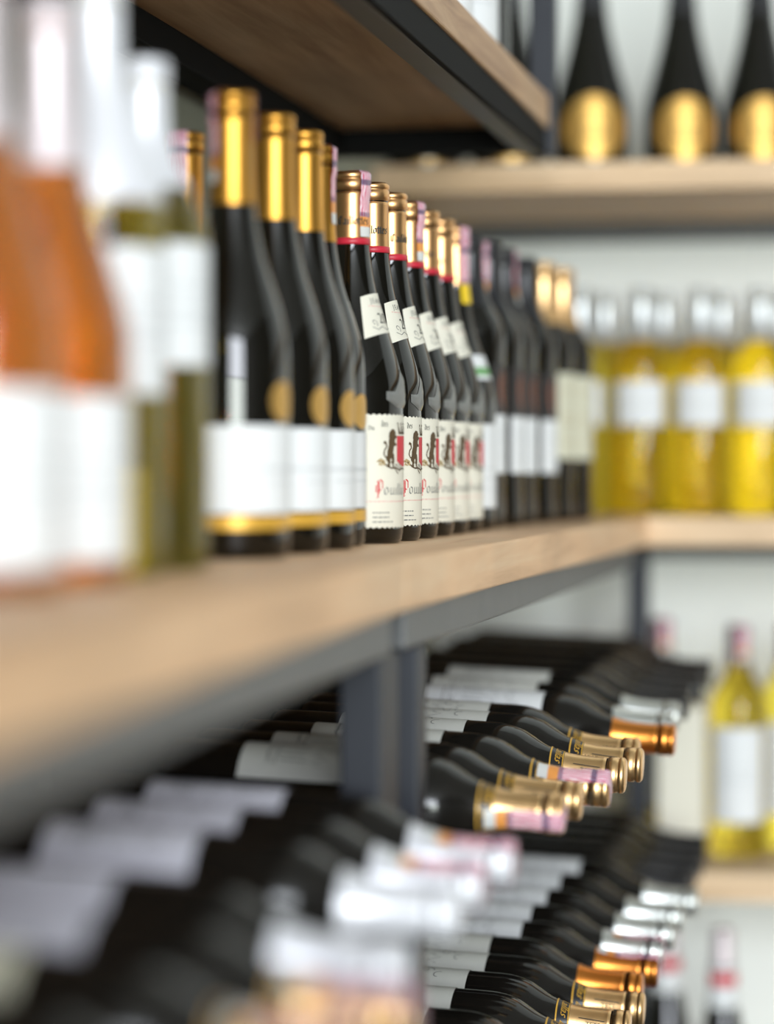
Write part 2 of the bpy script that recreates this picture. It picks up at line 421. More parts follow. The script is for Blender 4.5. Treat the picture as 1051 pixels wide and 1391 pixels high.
# ---- flat artwork: triangles in a (u, v) plane, wrapped round a bottle afterwards
class Art:
    def __init__(s): s.v = []; s.f = []
    def quad(s, a, b, c, d):
        n = len(s.v); s.v += [a, b, c, d]; s.f.append((n, n + 1, n + 2, n + 3))
    def rect(s, u0, u1, v0, v1, n=1):
        for i in range(n):
            x0 = u0 + (u1 - u0) * i / n; x1 = u0 + (u1 - u0) * (i + 1) / n
            s.quad((x0, v0), (x1, v0), (x1, v1), (x0, v1))
    def stroke(s, pts, w0, w1=None):
        """tapering line"""
        w1 = w0 if w1 is None else w1
        n = len(pts); L = []
        for i, p in enumerate(pts):
            q0, q1 = pts[max(i - 1, 0)], pts[min(i + 1, n - 1)]
            dx, dy = q1[0] - q0[0], q1[1] - q0[1]; d = math.hypot(dx, dy) or 1
            t = i / max(n - 1, 1)
            if isinstance(w0, (list, tuple)): ww = w0[i]
            else: ww = w0 + (w1 - w0) * t
            L.append(((p[0] - dy / d * ww / 2, p[1] + dx / d * ww / 2), (p[0] + dy / d * ww / 2, p[1] - dx / d * ww / 2)))
        for a, b in zip(L, L[1:]): s.quad(a[1], b[1], b[0], a[0])
    def nib(s, pts, w, ang=R(38)):
        """broad-pen line, as in blackletter"""
        dx, dy = math.cos(ang) * w / 2, math.sin(ang) * w / 2
        for a, b in zip(pts, pts[1:]):
            s.quad((a[0] - dx, a[1] - dy), (a[0] + dx, a[1] + dy), (b[0] + dx, b[1] + dy), (b[0] - dx, b[1] - dy))
    def disc(s, u, v, r, n=10):
        k = len(s.v); s.v += [(u + r * math.cos(2 * PI * i / n), v + r * math.sin(2 * PI * i / n)) for i in range(n)]
        s.f.append(tuple(range(k, k + n)))
    def wrap(s, name, kind, off=.0007, rr=None):
        vs = []
        for u, v in s.v:
            r0 = rr or radius(kind, v)
            a = u / r0; r = r0 + off
            vs.append((r * math.cos(a), r * math.sin(a), v))
        fs = []
        for f in s.f:                                   # keep every face looking outwards
            ar = 0
            for i in range(len(f)):
                p, q = s.v[f[i]], s.v[f[(i + 1) % len(f)]]; ar += p[0] * q[1] - p[1] * q[0]
            fs.append(f if ar > 0 else f[::-1])
        return mesh(name, vs, fs)

def curl(cx, cy, r0, r1, a0, a1, n=10):
    return [(cx + (r0 + (r1 - r0) * i / n) * math.cos(a0 + (a1 - a0) * i / n), cy + (r0 + (r1 - r0) * i / n) * math.sin(a0 + (a1 - a0) * i / n)) for i in range(n + 1)]

MIN = lambda x, h=0.95: [(x - .10, h - .14), (x + .02, h - .02), (x + .02, .12), (x + .14, .02)]
GLYPH = {
    'i': (.36, [MIN(.1), [(.02, 1.22), (.14, 1.34)]]),
    'l': (.36, [MIN(.1, 1.5)]),
    't': (.42, [MIN(.1, 1.28), [(-.12, .93), (.34, .93)]]),
    'u': (.78, [MIN(.1), MIN(.5), [(.16, .06), (.48, .2)]]),
    'n': (.78, [MIN(.1), MIN(.5), [(.14, .8), (.36, .98), (.5, .86)]]),
    'o': (.72, [[(.06, .8), (.06, .2), (.26, .02)], [(.06, .8), (.26, .98), (.48, .8), (.48, .2), (.26, .02)]]),
    'e': (.62, [[(.42, .62), (.42, .82), (.24, .98), (.06, .8), (.06, .2), (.26, .02), (.46, .16)], [(.06, .46), (.42, .66)]]),
    'a': (.74, [[(.06, .84), (.24, .98), (.44, .82), (.44, .14), (.58, .03)], [(.44, .56), (.08, .38), (.08, .18), (.24, .03), (.44, .2)]]),
    's': (.60, [[(.44, .86), (.26, .98), (.06, .8), (.42, .26), (.24, .02), (.02, .14)]]),
    'd': (.74, [[(.06, .8), (.06, .2), (.26, .02), (.48, .2), (.48, .86), (.04, 1.46)], [(.06, .8), (.26, .98), (.48, .86)]]),
    'y': (.76, [MIN(.1), [(.44, .9), (.54, .95), (.52, .05), (.12, -.42)], [(.16, .06), (.5, .2)]]),
    'C': (.92, [[(.68, 1.22), (.42, 1.5), (.06, 1.15), (.06, .3), (.34, .02), (.7, .26)], [(.36, 1.36), (.36, .2)]]),
    'V': (.90, [[(-.06, 1.3), (.08, 1.46), (.08, .3), (.36, .02), (.66, .3), (.66, 1.2), (.44, 1.48)]]),
    'P': (1.05, [[(.14, 1.5), (.14, -.28)], [(.34, 1.42), (.34, .1)], [(.14, 1.42), (.50, 1.58), (.88, 1.36), (.88, .66), (.62, .46), (.36, .56)], [(-.16, 1.34), (.14, 1.48)], [(-.14, -.38), (.40, -.2)], [(-.14, .98), (-.14, .26)]]),
    ' ': (.5, []),
}
def blackletter(art, text, u, v, xh, squeeze=1.0, pen=.21):
    for ch in text:
        wd, st = GLYPH[ch]
        for p in st: art.nib([(u + x * xh * squeeze, v + y * xh) for x, y in p], xh * pen)
        u += wd * xh * squeeze
    return u

_txt = {}
def type_text(art, text, u, v, size, shear=0.0, space=1.0, centre=False):
    key = (text, shear, space)
    if key not in _txt:
        cu = bpy.data.curves.new('type', 'FONT'); cu.body = text; cu.size = 1.0; cu.shear = shear
        cu.space_character = space; cu.resolution_u = 2; cu.fill_mode = 'FRONT'
        o = bpy.data.objects.new('type', cu); COL.objects.link(o)
        dg = bpy.context.evaluated_depsgraph_get()
        me = bpy.data.meshes.new_from_object(o.evaluated_get(dg))
        _txt[key] = ([tuple(q.co[:2]) for q in me.vertices], [tuple(p.vertices) for p in me.polygons])
        bpy.data.meshes.remove(me); bpy.data.objects.remove(o); bpy.data.curves.remove(cu)
    vs, fs = _txt[key]
    wd = max((q[0] for q in vs), default=0) * size
    if centre: u -= wd / 2
    n = len(art.v)
    art.v += [(u + x * size, v + y * size) for x, y in vs]
    art.f += [tuple(n + i for i in f) for f in fs]
    return u + wd

def tiny_lines(art, u0, u1, vs, h, seed=0):
    """rows of print too small to read: broken dashes"""
    rnd = random.Random(seed)
    for v in vs:
        u = u0
        while u < u1:
            l = rnd.uniform(.0012, .0045); l = min(l, u1 - u)
            if l > .0004: art.rect(u, u + l, v, v + h)
            u += l + .0009

_seal = {}
def seal_mesh(kind, length, tail, half=.0075, back=.03):
    """paper tax seal: up one side of the capsule, over the top and down the other side"""
    k = (kind, length, back)
    if k in _seal: return _seal[k]
    H = HEIGHT[kind]; e = .0018; r = .0144
    path = []
    n = 10
    for i in range(n + 1):
        z = H - length + (length - .001) * i / n
        path.append((max(radius(kind, z) + .0014, r + .0014 if z > H - .02 else 0), z))
    path += [(r * .8, H + .0013), (r * .35, H + .0014), (-r * .35, H + .0014), (-r * .8, H + .0013)]
    for i in range(5):
        path.append((-(r + .0014), H - .001 - back * i / 4))
    vs, fs, uvs = [], [], []
    m = 6
    tot = len(path) - 1
    acc = [0]
    for a, b in zip(path, path[1:]): acc.append(acc[-1] + math.hypot(b[0] - a[0], b[1] - a[1]))
    for i, (x, z) in enumerate(path):
        for j in range(m + 1):
            t = -half + 2 * half * j / m
            if z < H + .0005:
                rr = abs(x); a = t / rr; s = 1 if x > 0 else -1
                vs.append((s * rr * math.cos(a), rr * math.sin(a), z))
            else:
                vs.append((x, t, z))
            uvs.append((j / m, acc[i] / acc[-1]))
    for i in range(tot):
        for j in range(m):
            p = i * (m + 1) + j
            fs.append((p, p + 1, p + m + 2, p + m + 1))
    me = mesh('tax_seal', vs, fs, True)
    uv = me.uv_layers.new(name='UVMap')
    for lp in me.loops: uv.data[lp.index].uv = uvs[lp.vertex_index]
    _seal[k] = me
    return me

# ------------------------------------------------------------------ shared part meshes
CACHE = {}
def shared(key, make, m):
    if key not in CACHE:
        me = make(); me.materials.append(m); CACHE[key] = me
    return CACHE[key]

def glass(root, kind, m):
    return link('glass_body', shared(('g', kind, m), lambda: lathe('glass_' + kind, PROFILE[kind]), M[m]), None, root)
def capsule(root, kind, m, length=.058, band=None, grooves=True, name='capsule'):
    c = link(name, shared(('c', kind, m, length, grooves), lambda: lathe('capsule', capsule_prof(kind, length, None, grooves)), M[m]), None, root)
    if band:
        H = HEIGHT[kind]; z0 = H - length
        pr = [(z0 + band[1] * i / 2, radius(kind, z0 + band[1] * i / 2) + .0012) for i in range(3)]
        pr = [(z0 - .0002, pr[0][1] - .0006)] + pr + [(z0 + band[1] + .0002, pr[-1][1] - .0006)]
        link('capsule_band', shared(('cb', kind, band, length), lambda: lathe('capsule_band', pr), M[band[0]]), None, c)
    return c
def paper(root, kind, m, z0, z1, half, mid=0.0, name='front_label', **kw):
    return link(name, shared(('p', kind, m, z0, z1, half, mid, tuple(k for k in kw if k != 'shape')), lambda: patch('paper_label', kind, z0, z1, mid - half, mid + half, **kw), M[m]), None, root)
def printed(parent, key, kind, m, draw, name='lettering', rr=None, off=.0007):
    def mk():
        a = Art(); draw(a); return a.wrap('print', kind, off, rr)
    return link(name, shared(('a', key, kind, m), mk, M[m]), None, parent)
def seal(root, kind, ang, length=.055, m='tax_paper', back=.03):
    me = seal_mesh(kind, length, m, back=back)
    if m != 'tax_paper':
        if (kind, m, length, back) not in CACHE: CACHE[(kind, m, length, back)] = me.copy()
        me = CACHE[(kind, m, length, back)]
    if not me.materials: me.materials.append(M[m])
    o = link('tax_seal', me, None, root); o.rotation_euler = (0, 0, ang); return o

# ------------------------------------------------------------------ lion-label bottles (the sharp ones)
def draw_lion(a):
    # rampant lion, standing at u = -.022, facing the shield
    k = 1.40
    S = lambda pts, w, w1=None: a.stroke(pts, [x * k for x in w] if isinstance(w, list) else w * k, w1)
    S([(-.0235, .0690), (-.0228, .0730), (-.0215, .0775), (-.0208, .0815), (-.0205, .0845)], [.0040, .0050, .0046, .0056, .0048])      # body and chest
    S([(-.0215, .0835), (-.0200, .0870), (-.0185, .0890), (-.0170, .0893)], [.0050, .0062, .0048, .0024])                               # mane and head
    S([(-.0172, .0886), (-.0158, .0880)], .0022, .0012)                                                                                # muzzle
    S([(-.0205, .0900), (-.0207, .0914)], .0018, .0008); S([(-.0222, .0886), (-.0236, .0892)], .0020, .0006)                            # ear, tuft
    S([(-.0205, .0825), (-.0178, .0842), (-.0160, .0850), (-.0148, .0862)], [.0030, .0022, .0016, .0020])                               # upper foreleg
    S([(-.0206, .0800), (-.0180, .0802), (-.0165, .0790), (-.0150, .0798)], [.0028, .0021, .0015, .0018])                               # lower foreleg
    S([(-.0230, .0705), (-.0200, .0700), (-.0192, .0672), (-.0205, .0648), (-.0184, .0640)], [.0042, .0036, .0024, .0017, .0019])       # front hind leg
    S([(-.0238, .0700), (-.0252, .0672), (-.0238, .0648), (-.0252, .0628), (-.0232, .0622)], [.0040, .0034, .0023, .0016, .0018])       # rear hind leg
    S([(-.0248, .0695), (-.0280, .0690), (-.0297, .0718), (-.0288, .0752), (-.0268, .0772), (-.0276, .0806), (-.0298, .0806)], [.0012, .0010, .0009, .0009, .0010, .0014, .0018])  # tail
    S([(-.0292, .0800), (-.0284, .0822)], .0016, .0004)
def draw_scroll(a):
    for k in (0, .0104):
        a.stroke(curl(-.0172 + k, .0625, .0034, .0012, R(100), R(430)), .0008)
    a.stroke([(-.0345, .0660), (-.0305, .0650), (-.0260, .0618), (-.0215, .0604), (-.0160, .0606), (-.0100, .0590), (.0, .0602), (.010, .0590)], .0013)
    a.stroke([(-.0200, .0640), (-.0150, .0580), (-.0120, .0560)], .0010); a.stroke([(-.0140, .0640), (-.0100, .0575)], .0009)
def draw_leaf(a):
    a.stroke([(-.0365, .0655), (-.0330, .0668), (-.0300, .0650), (-.0286, .0625)], [.0008, .0030, .0040, .0008])
    a.stroke([(-.0345, .0640), (-.0310, .0625)], .0024, .0006)
def draw_shield(a):
    a.rect(-.0140, .0140, .0660, .0862, 14)
    for i in range(14):
        u0, u1 = -.0140 + .002 * i, -.0140 + .002 * (i + 1)
        d = lambda u: .0660 - .0042 * (1 - (u / .0140) ** 2)
        a.quad((u0, d(u0)), (u1, d(u1)), (u1, .0660), (u0, .0660))
def draw_crown(a):
    a.rect(-.0118, .0118, .0876, .0894, 10)
    for u in (-.0110, -.0055, 0, .0055, .0110):
        a.stroke([(u * .9, .0892), (u * 1.12, .0945)], .0030, .0010); a.disc(u * 1.14, .0958, .0011)
def draw_motto(a):
    blackletter(a, 'Vin', -.0435, .0905, .0026); blackletter(a, 'des', -.0318, .0932, .0034)
    blackletter(a, 'de', .016, .0932, .0034)
def lion_bottle(label, y, word_turn, seal_at=None, turn=0.0):
    b = empty('wine_bottle', (-0.438, y, BT), label, 'bottle', 'lion label bottles with red ringed gold capsules')
    b.rotation_euler = (0, 0, turn)
    glass(b, 'burgundy', 'dark_glass')
    c = capsule(b, 'burgundy', 'copper_gold', .058, ('red_foil', .0050))
    def cap_word(a):
        blackletter(a, 'Caillottes', -.0175, .2555, .0046, 1.04, .27)
    o = printed(c, 'caillottes', 'burgundy', 'ink', cap_word, rr=.0139, off=.0010); o.rotation_euler = (0, 0, word_turn)
    f = paper(b, 'burgundy', 'cream_paper', .0125, .1035, 1.40, scallop=.0016, wave=.0052)
    printed(f, 'lion', 'burgundy', 'lion_ink', draw_lion, 'lion')
    printed(f, 'scroll', 'burgundy', 'lion_ink', draw_scroll, 'scrollwork')
    printed(f, 'leaf', 'burgundy', 'tan_ink', draw_leaf, 'leaf_ornament')
    printed(f, 'shield', 'burgundy', 'red_ink', draw_shield, 'shield')
    printed(f, 'crown', 'burgundy', 'lion_ink', draw_crown, 'crown')
    printed(f, 'motto', 'burgundy', 'ink', draw_motto)
    printed(f, 'initial', 'burgundy', 'red_ink', lambda a: blackletter(a, 'P', -.0362, .0392, .0076, .78, .15), 'initial')
    printed(f, 'word', 'burgundy', 'grey_ink', lambda a: blackletter(a, 'ouilly', -.0295, .0392, .0060, 1.45, .19))
    printed(f, 'rule', 'burgundy', 'rose_ink', lambda a: tiny_lines(a, -.046, .046, [.0335], .0008, 3), 'rule')
    printed(f, 'small', 'burgundy', 'grey_ink', lambda a: (tiny_lines(a, -.0400, -.0240, [.0245, .0208], .0009, 4), tiny_lines(a, -.0400, -.0200, [.0172], .0009, 6)), 'small_print')
    k = paper(b, 'burgundy', 'cream_paper', .166, .201, 1.05, name='collar_label', shape=lambda t, lo, hi: (lo + .006 * (1 - (2 * t - 1) ** 2) - .003, hi + .004 * (1 - (2 * t - 1) ** 2) - .004))
    printed(k, 'jean', 'burgundy', 'grey_ink', lambda a: type_text(a, 'JEAN', -.0150, .1925, .0058, space=1.25))
    printed(k, 'year', 'burgundy', 'ink', lambda a: type_text(a, '20', -.0125, .1765, .0120))
    printed(k, 'swash', 'burgundy', 'grey_ink', lambda a: (a.stroke(curl(-.0185, .1765, .0030, .0010, R(-60), R(280)), .0006), a.stroke([(-.0225, .1730), (-.0170, .1712), (-.0110, .1738), (-.004, .1716), (.004, .173)], .0006)), 'flourish')
    printed(k, 'line', 'burgundy', 'rose_ink', lambda a: tiny_lines(a, -.0185, .016, [.1898], .0006, 8), 'rule')
    def emb():                                              # crest moulded in the glass: a raised outline
        n, vs, fs = 24, [], []
        prof = []
        for i in range(n + 1):
            u = -.0260 + .052 * i / n; t = abs(u) / .0260
            hi = .1400 - .019 * min(1, t / .62) if t < .62 else .1215
            lo = .1085 + (.0065 * max(0, t - .5) * 2)
            prof.append((u, lo, hi))
        m = 6
        for u, lo, hi in prof:
            for j in range(m + 1):
                z = lo + (hi - lo) * j / m
                edge = min(1, min(j, m - j)) * min(1, (.0262 - abs(u)) / .003)
                ridge = .0005 * math.sin(j * 2.4) * math.cos(u * 900)
                r = radius('burgundy', z) + .0002 + (.0014 + ridge) * edge
                a = u / .0405
                vs.append((r * math.cos(a), r * math.sin(a), z))
        for i in range(n):
            for j in range(m):
                p = i * (m + 1) + j
                fs.append((p, p + m + 1, p + m + 2, p + 1))
        return mesh('glass_emblem', vs, fs, True)
    link('glass_emblem', shared('emblem', emb, M['embossed_glass']), None, b)
    if seal_at is not None: seal(b, 'burgundy', seal_at, .052)
    return b

ordinal = ['first', 'second', 'third', 'fourth', 'fifth', 'sixth']
lion_bottle('lion label bottle whose gold capsule shows Caill beside a pink seal, nearest of the six', 2.154, R(-52), R(-22))
lion_bottle('lion label bottle whose gold capsule shows ottes, second of the six on the shelf', 2.239, R(-65), turn=R(9))
lion_bottle('lion label bottle whose gold capsule shows llott, third of the six on the shelf', 2.323, R(-15), turn=R(9))
lion_bottle('lion label bottle with pink seal over its capsule, fourth of the six on the shelf', 2.408, R(-140), R(-24), turn=R(7))
lion_bottle('lion label bottle without a seal, fifth of the six, behind the sealed one', 2.492, R(-80), turn=R(5))
lion_bottle('lion label bottle farthest along the row, just before the yellow ended pink seal', 2.577, R(-95), turn=R(4))

# bottle with the yellow-ended seal
b = empty('wine_bottle', (-0.438, 2.662, BT), 'dark bottle with a yellow ended pink seal, after the lion label row', 'bottle')
b.rotation_euler = (0, 0, R(-4))
glass(b, 'burgundy', 'dark_glass'); capsule(b, 'burgundy', 'copper_gold', .056)
f = paper(b, 'burgundy', 'paper', .022, .104, 1.2)
printed(f, 'mid', 'burgundy', 'faint_ink', lambda a: tiny_lines(a, -.03, .03, [.06, .05, .04], .0012, 11))
k = paper(b, 'burgundy', 'paper', .148, .172, 1.3, name='collar_label')
printed(k, 'greenband', 'burgundy', 'green_ink', lambda a: a.rect(-.035, .035, .152, .160, 24), 'green_band')
seal(b, 'burgundy', R(-25), .075, 'tax_paper_yellow')

# ------------------------------------------------------------------ gold-capped white-label bottles
def gold_bottle(label, x, y, turn, seal_at=None, h=0):
    b = empty('wine_bottle', (x, y, BT), label, 'bottle', 'gold capped bottles with white and gold labels')
    b.rotation_euler = (0, 0, turn)
    glass(b, 'gold', 'dark_glass'); capsule(b, 'gold', 'gold_foil', .074)
    f = paper(b, 'gold', 'paper', .0300, .0880, 1.75)
    printed(f, 'goldname', 'gold', 'faint_ink', lambda a: (tiny_lines(a, -.030, .034, [.0580], .0026, 21), tiny_lines(a, -.018, .02, [.050], .0012, 22)))
    paper(b, 'gold', 'gold_ink', .0195, .0285, 1.75, name='gold_band')
    def medal(t, lo, hi):
        c = (lo + hi) / 2; s = math.sqrt(max(0, 1 - (2 * t - 1) ** 2)); return c - (c - lo) * s, c + (hi - c) * s
    paper(b, 'gold', 'medal_gold', 0.0905, .1175, .0138 / .0380, name='medallion', shape=medal, na=20)
    if seal_at is not None: seal(b, 'gold', seal_at, .060)
    return b
gold_bottle('largest gold capped bottle with white label, right of the pale wine bottles', -0.440, 1.766, R(-15), R(-135))
gold_bottle('gold capped bottle second in front of the lion label row, no seal', -0.438, 1.880, R(-15))
gold_bottle('gold capped bottle third from the left, with a thin ring below its top', -0.438, 1.976, R(-13))
gold_bottle('gold capped bottle squeezed behind the third one, paper seal down its side', -0.448, 2.068, R(-12), R(15))
gold_bottle('gold capped bottle in the rear row, pink seal, left behind the largest one', -0.5265, 1.966, R(-60), R(-35))

# ------------------------------------------------------------------ dark bottles farther along the shelf
def dark_bottle(label, x, y, seal_at=None, turn=0.0):
    b = empty('wine_bottle', (x, y, BT), label, 'bottle', 'black capped bottles with charcoal and white labels')
    b.rotation_euler = (0, 0, turn)
    glass(b, 'bordeaux', 'dark_glass'); capsule(b, 'bordeaux', 'black_foil', .072)
    f = paper(b, 'bordeaux', 'charcoal_paper', .1152, .166, .74)
    printed(f, 'brush', 'bordeaux', 'rust_ink', lambda a: (a.stroke([(-.010, .160), (-.015, .148), (-.013, .132), (-.006, .121)], [.002, .004, .004, .0015]), a.stroke([(.004, .160), (-.001, .146), (.003, .130), (.012, .120)], [.002, .0045, .004, .0015])), 'brush_mark')
    g = paper(b, 'bordeaux', 'paper', .056, .1150, .74, name='lower_label')
    printed(g, 'dl', 'bordeaux', 'faint_ink', lambda a: tiny_lines(a, -.016, .016, [.095, .088, .072], .0016, 31))
    if seal_at is not None: seal(b, 'bordeaux', seal_at, .058)
dark_bottle('black capped bottle with bare glossy cap, nearest of the charcoal label bottles', -0.438, 2.757)
dark_bottle('black capped bottle with pink seal, second of the charcoal label bottles', -0.432, 2.849, R(-110))
dark_bottle('black capped bottle third of the charcoal label bottles, seal at its right', -0.430, 2.941, R(0))
dark_bottle('black capped bottle farthest of the charcoal label bottles, beside the tan capped pair', -0.421, 3.045, turn=R(-8))
for i, (x, y, lab) in enumerate(((-0.412, 3.138, 'tan capped dark bottle with cream label, left of the pair at the row end'),
                                 (-0.402, 3.232, 'tan capped dark bottle with cream label at the row end, beside yellow wine'))):
    b = empty('wine_bottle', (x, y, BT), lab, 'bottle', 'tan capped bottles with cream labels')
    b.rotation_euler = (0, 0, R(-12))
    glass(b, 'bordeaux', 'dark_glass'); capsule(b, 'bordeaux', 'pale_gold', .070)
    f = paper(b, 'bordeaux', 'sage_paper', .072, .170, 1.0)
    printed(f, 'cream', 'bordeaux', 'tan_ink', lambda a: tiny_lines(a, -.02, .02, [.15, .12, .112, .09], .0015, 41))

# ------------------------------------------------------------------ out-of-focus bottles in front
def pale_bottle(label, kind, wine, cap, x, y, lab, capl=.07, turn=-.6, half=1.5, group=None, gm=None):
    b = empty('wine_bottle', (x, y, BT), label, 'bottle', group)
    b.rotation_euler = (0, 0, turn)
    glass(b, kind, wine); capsule(b, kind, cap, capl)
    f = paper(b, kind, 'paper', lab[0], lab[1], half, off=.0006)
    m = (lab[0] + lab[1]) / 2
    printed(f, ('pl', lab), kind, 'faint_ink', lambda a: tiny_lines(a, -.025, .025, [m + .008, m - .004, m - .012], .0022, 51), off=.0010)
    return b
pale_bottle('pale olive wine bottle with high white label, right of the rose bottle', 'bordeaux', 'olive_wine', 'white_foil', -0.438, 1.545, (.119, .190), .075, R(-32), 1.45)
pale_bottle('tall pale white wine bottle with white capsule, between rose and olive bottles', 'tall', 'olive_wine', 'white_foil', -0.438, 1.450, (.100, .180), .125, R(-32), 1.4)
pale_bottle('orange rose wine bottle with low white label, nearest one fully in view', 'burgundy', 'rose_wine', 'rose_foil', -0.432, 1.343, (.012, .096), .085, R(-30), 1.75)
pale_bottle('red tinged rose wine bottle cut by the left picture edge', 'burgundy', 'rose_wine', 'rose_foil', -0.430, 1.225, (.012, .096), .085, R(-30), 1.75)

# ------------------------------------------------------------------ yellow wine on the back shelf
names = ['leftmost', 'second from left', 'third from left', 'rightmost']
for i, x in enumerate((-0.394, -0.342, -0.264, -0.187)):
    x = (-0.421, -0.341, -0.264, -0.187)[i]; y = (3.585, 3.600, 3.614, 3.629)[i]
    pale_bottle('yellow wine bottle with white label, %s in front row on back shelf' % names[i], 'bordeaux', 'yellow_wine', 'clear_foil', x, y, (.118, .176), .068, R(-90), .95, 'yellow wine bottles on the back shelf')
for i, (x, y) in enumerate(((-0.400, 3.690), (-0.322, 3.702), (-0.244, 3.715), (-0.166, 3.728))):
    pale_bottle('yellow wine bottle standing in the rear row on the back shelf, %s there' % names[i], 'bordeaux', 'yellow_wine', 'clear_foil', x, y, (.118, .176), .068, R(-90), .95, 'yellow wine bottles on the back shelf')
# below it
for x, y, lab in ((-0.212, 3.573, 'yellow wine bottle with dark plum capsule on the low back shelf'),
                  (-0.150, 3.660, 'yellow wine bottle cut by the right picture edge, low back shelf'),
                  (-0.325, 3.720, 'yellow wine bottle half hidden behind the dark post, low back shelf')):
    b = pale_bottle(lab, 'bordeaux', 'yellow_wine', 'plum_foil', x, y, (.045, .168), .052, R(-90), 1.0, 'plum capped yellow bottles on the low shelf')
    b.location.z = LT
    seal(b, 'bordeaux', R(30), .045)
c = empty('carton', (-0.286, 3.60, LT), 'slim cream carton left of the plum capped yellow bottle', 'box')
link('carton_body', box_mesh('carton_body', -.031, .031, -.025, .025, 0, .190, .0015), M['cream_paper'], c)
link('lid_flap', box_mesh('lid_flap', -.0305, .0305, -.0245, .0245, .1903, .1915, .0004), M['cream_paper'], c)
# bottles on the lowest shelf: pale caps, red banded neck
for x, y, lab in ((-0.226, 3.49, 'dark bottle with pale cap and red and white neck band, right one low down'),
                  (-0.305, 3.585, 'dark bottle with pale cap and red and white neck band, left one low down')):
    b = empty('wine_bottle', (x, y, VT), lab, 'bottle', 'dark bottles with red and white necks on the lowest shelf')
    glass(b, 'champagne', 'dark_glass'); capsule(b, 'champagne', 'rose_foil', .045, grooves=False)
    k = paper(b, 'champagne', 'paper', .212, .262, PI, name='neck_sleeve')
    printed(k, 'redband', 'champagne', 'red_ink', lambda a: a.rect(-.052, .052, .238, .256, 30), 'red_band', rr=.0167, off=.0012)

# ------------------------------------------------------------------ champagne on the upper back shelf
cl = ['second from left, gold oval just under the upper shelf end', 'leftmost, mostly hidden under the upper shelf', '', '', '']
for i, (x, y, lab) in enumerate(((-0.621, 3.526, 'champagne bottle deepest under the upper shelf, gold oval barely showing'),
                                 (-0.511, 3.547, 'champagne bottle second under the upper shelf, gold oval beside the steel edge'),
                                 (-0.402, 3.548, 'champagne bottle with gold oval label right beside the upper shelf end'),
                                 (-0.288, 3.589, 'champagne bottle with gold oval label, middle of the three unobstructed ones'),
                                 (-0.188, 3.608, 'champagne bottle with gold oval label at the right picture edge'))):
    x = max(x, LW + .047)
    b = empty('champagne_bottle', (x, y, HT), lab, 'bottle', 'champagne bottles on the high back shelf')
    b.rotation_euler = (0, 0, R(-78))
    glass(b, 'champagne', 'dark_glass'); capsule(b, 'champagne', 'black_foil', .10, grooves=False, name='foil')
    def oval(t, lo, hi):
        c = (lo + hi) / 2; s = math.sqrt(max(0, 1 - (2 * t - 1) ** 2)); return c - (c - lo) * s, c + (hi - c) * s
    f = paper(b, 'champagne', 'medal_gold', .016, .098, .90, name='oval_label', shape=oval, na=26)
    printed(f, 'ovalname', 'champagne', 'lion_ink', lambda a: tiny_lines(a, -.022, .022, [.060, .048, .042], .002, 61))
for x, y, lab in ((-0.448, 2.600, 'dark bottle with white label on the upper shelf, nearer the left'),
                  (-0.436, 2.690, 'dark bottle with white label on the upper shelf, beside the post')):
    b = empty('wine_bottle', (x, y, UT), lab, 'bottle', 'white labelled bottles on the upper shelf')
    b.rotation_euler = (0, 0, R(-60))
    glass(b, 'bordeaux', 'dark_glass'); capsule(b, 'bordeaux', 'black_foil', .06)
    f = paper(b, 'bordeaux', 'paper', .012, .105, 1.3)
    printed(f, 'upl', 'bordeaux', 'faint_ink', lambda a: tiny_lines(a, -.025, .025, [.08, .06, .052], .002, 71))
b = empty('wine_bottle', (-0.440, 2.800, UT), 'unlabelled black bottle on the upper shelf next to the post', 'bottle')
glass(b, 'bordeaux', 'dark_glass'); capsule(b, 'bordeaux', 'black_foil', .06)

# ------------------------------------------------------------------ bottles lying in the rack
def engraving(a, z0, z1, s):
    rnd = random.Random(s)
    m = (z0 + z1) / 2
    a.stroke([(-.030, z0 + .012), (-.030, z1 - .008)], .0006)
    for k in range(5):
        u = -.024 + .012 * k + rnd.uniform(-.002, .002)
        a.stroke(curl(u, z1 - .030 + rnd.uniform(-.006, .006), .007, .0015, R(rnd.uniform(0, 180)), R(rnd.uniform(330, 520)), 12), .0007)
        a.stroke([(u - .004, z1 - .048), (u, z1 - .040), (u + .005, z1 - .052), (u + .008, z1 - .044)], .0006)
    for k in range(9):
        u = -.026 + .0065 * k
        a.stroke([(u, z1 - .075 + rnd.uniform(-.004, 0)), (u + .001, z1 - .058 + rnd.uniform(0, .006))], .0011)
    for k in range(3): a.stroke([(-.030 + .02 * k, z1 - .080), (-.020 + .02 * k, z1 - .086), (-.010 + .02 * k, z1 - .080)], .0007)
    tiny_lines(a, -.030, .030, [z0 + .020, z0 + .026], .0012, s)
def gold_words(a):
    L = HEIGHT['bordeaux']
    for k in range(4):
        u = -.046 + .023 * k
        # letters run along the neck, so write them in (v, u)
        t = Art(); type_text(t, 'PATI', 0, 0, .0055)
        n = len(a.v); a.v += [(u + y, L - .0115 + x * .55) for x, y in [(p[1] * -1, p[0]) for p in t.v]]; a.f += [tuple(n + i for i in f) for f in t.f]
        t = Art(); type_text(t, 'TETE', 0, 0, .0058)
        n = len(a.v); a.v += [(u - p[1], L - .036 + p[0]) for p in t.v]; a.f += [tuple(n + i for i in f) for f in t.f]
        a.rect(u - .006, u - .0054, L - .042, L - .020); a.rect(u + .003, u + .0036, L - .042, L - .020)
def gold_script(a):
    L = HEIGHT['bordeaux']
    for k in range(4):
        type_text(a, 'Lallas', -.046 + .0235 * k, L - .0572, .0092, shear=.35)
    a.rect(-.0455, .0455, L - .0615, L - .0603, 24); a.rect(-.0455, .0455, L - .0512, L - .0503, 24)

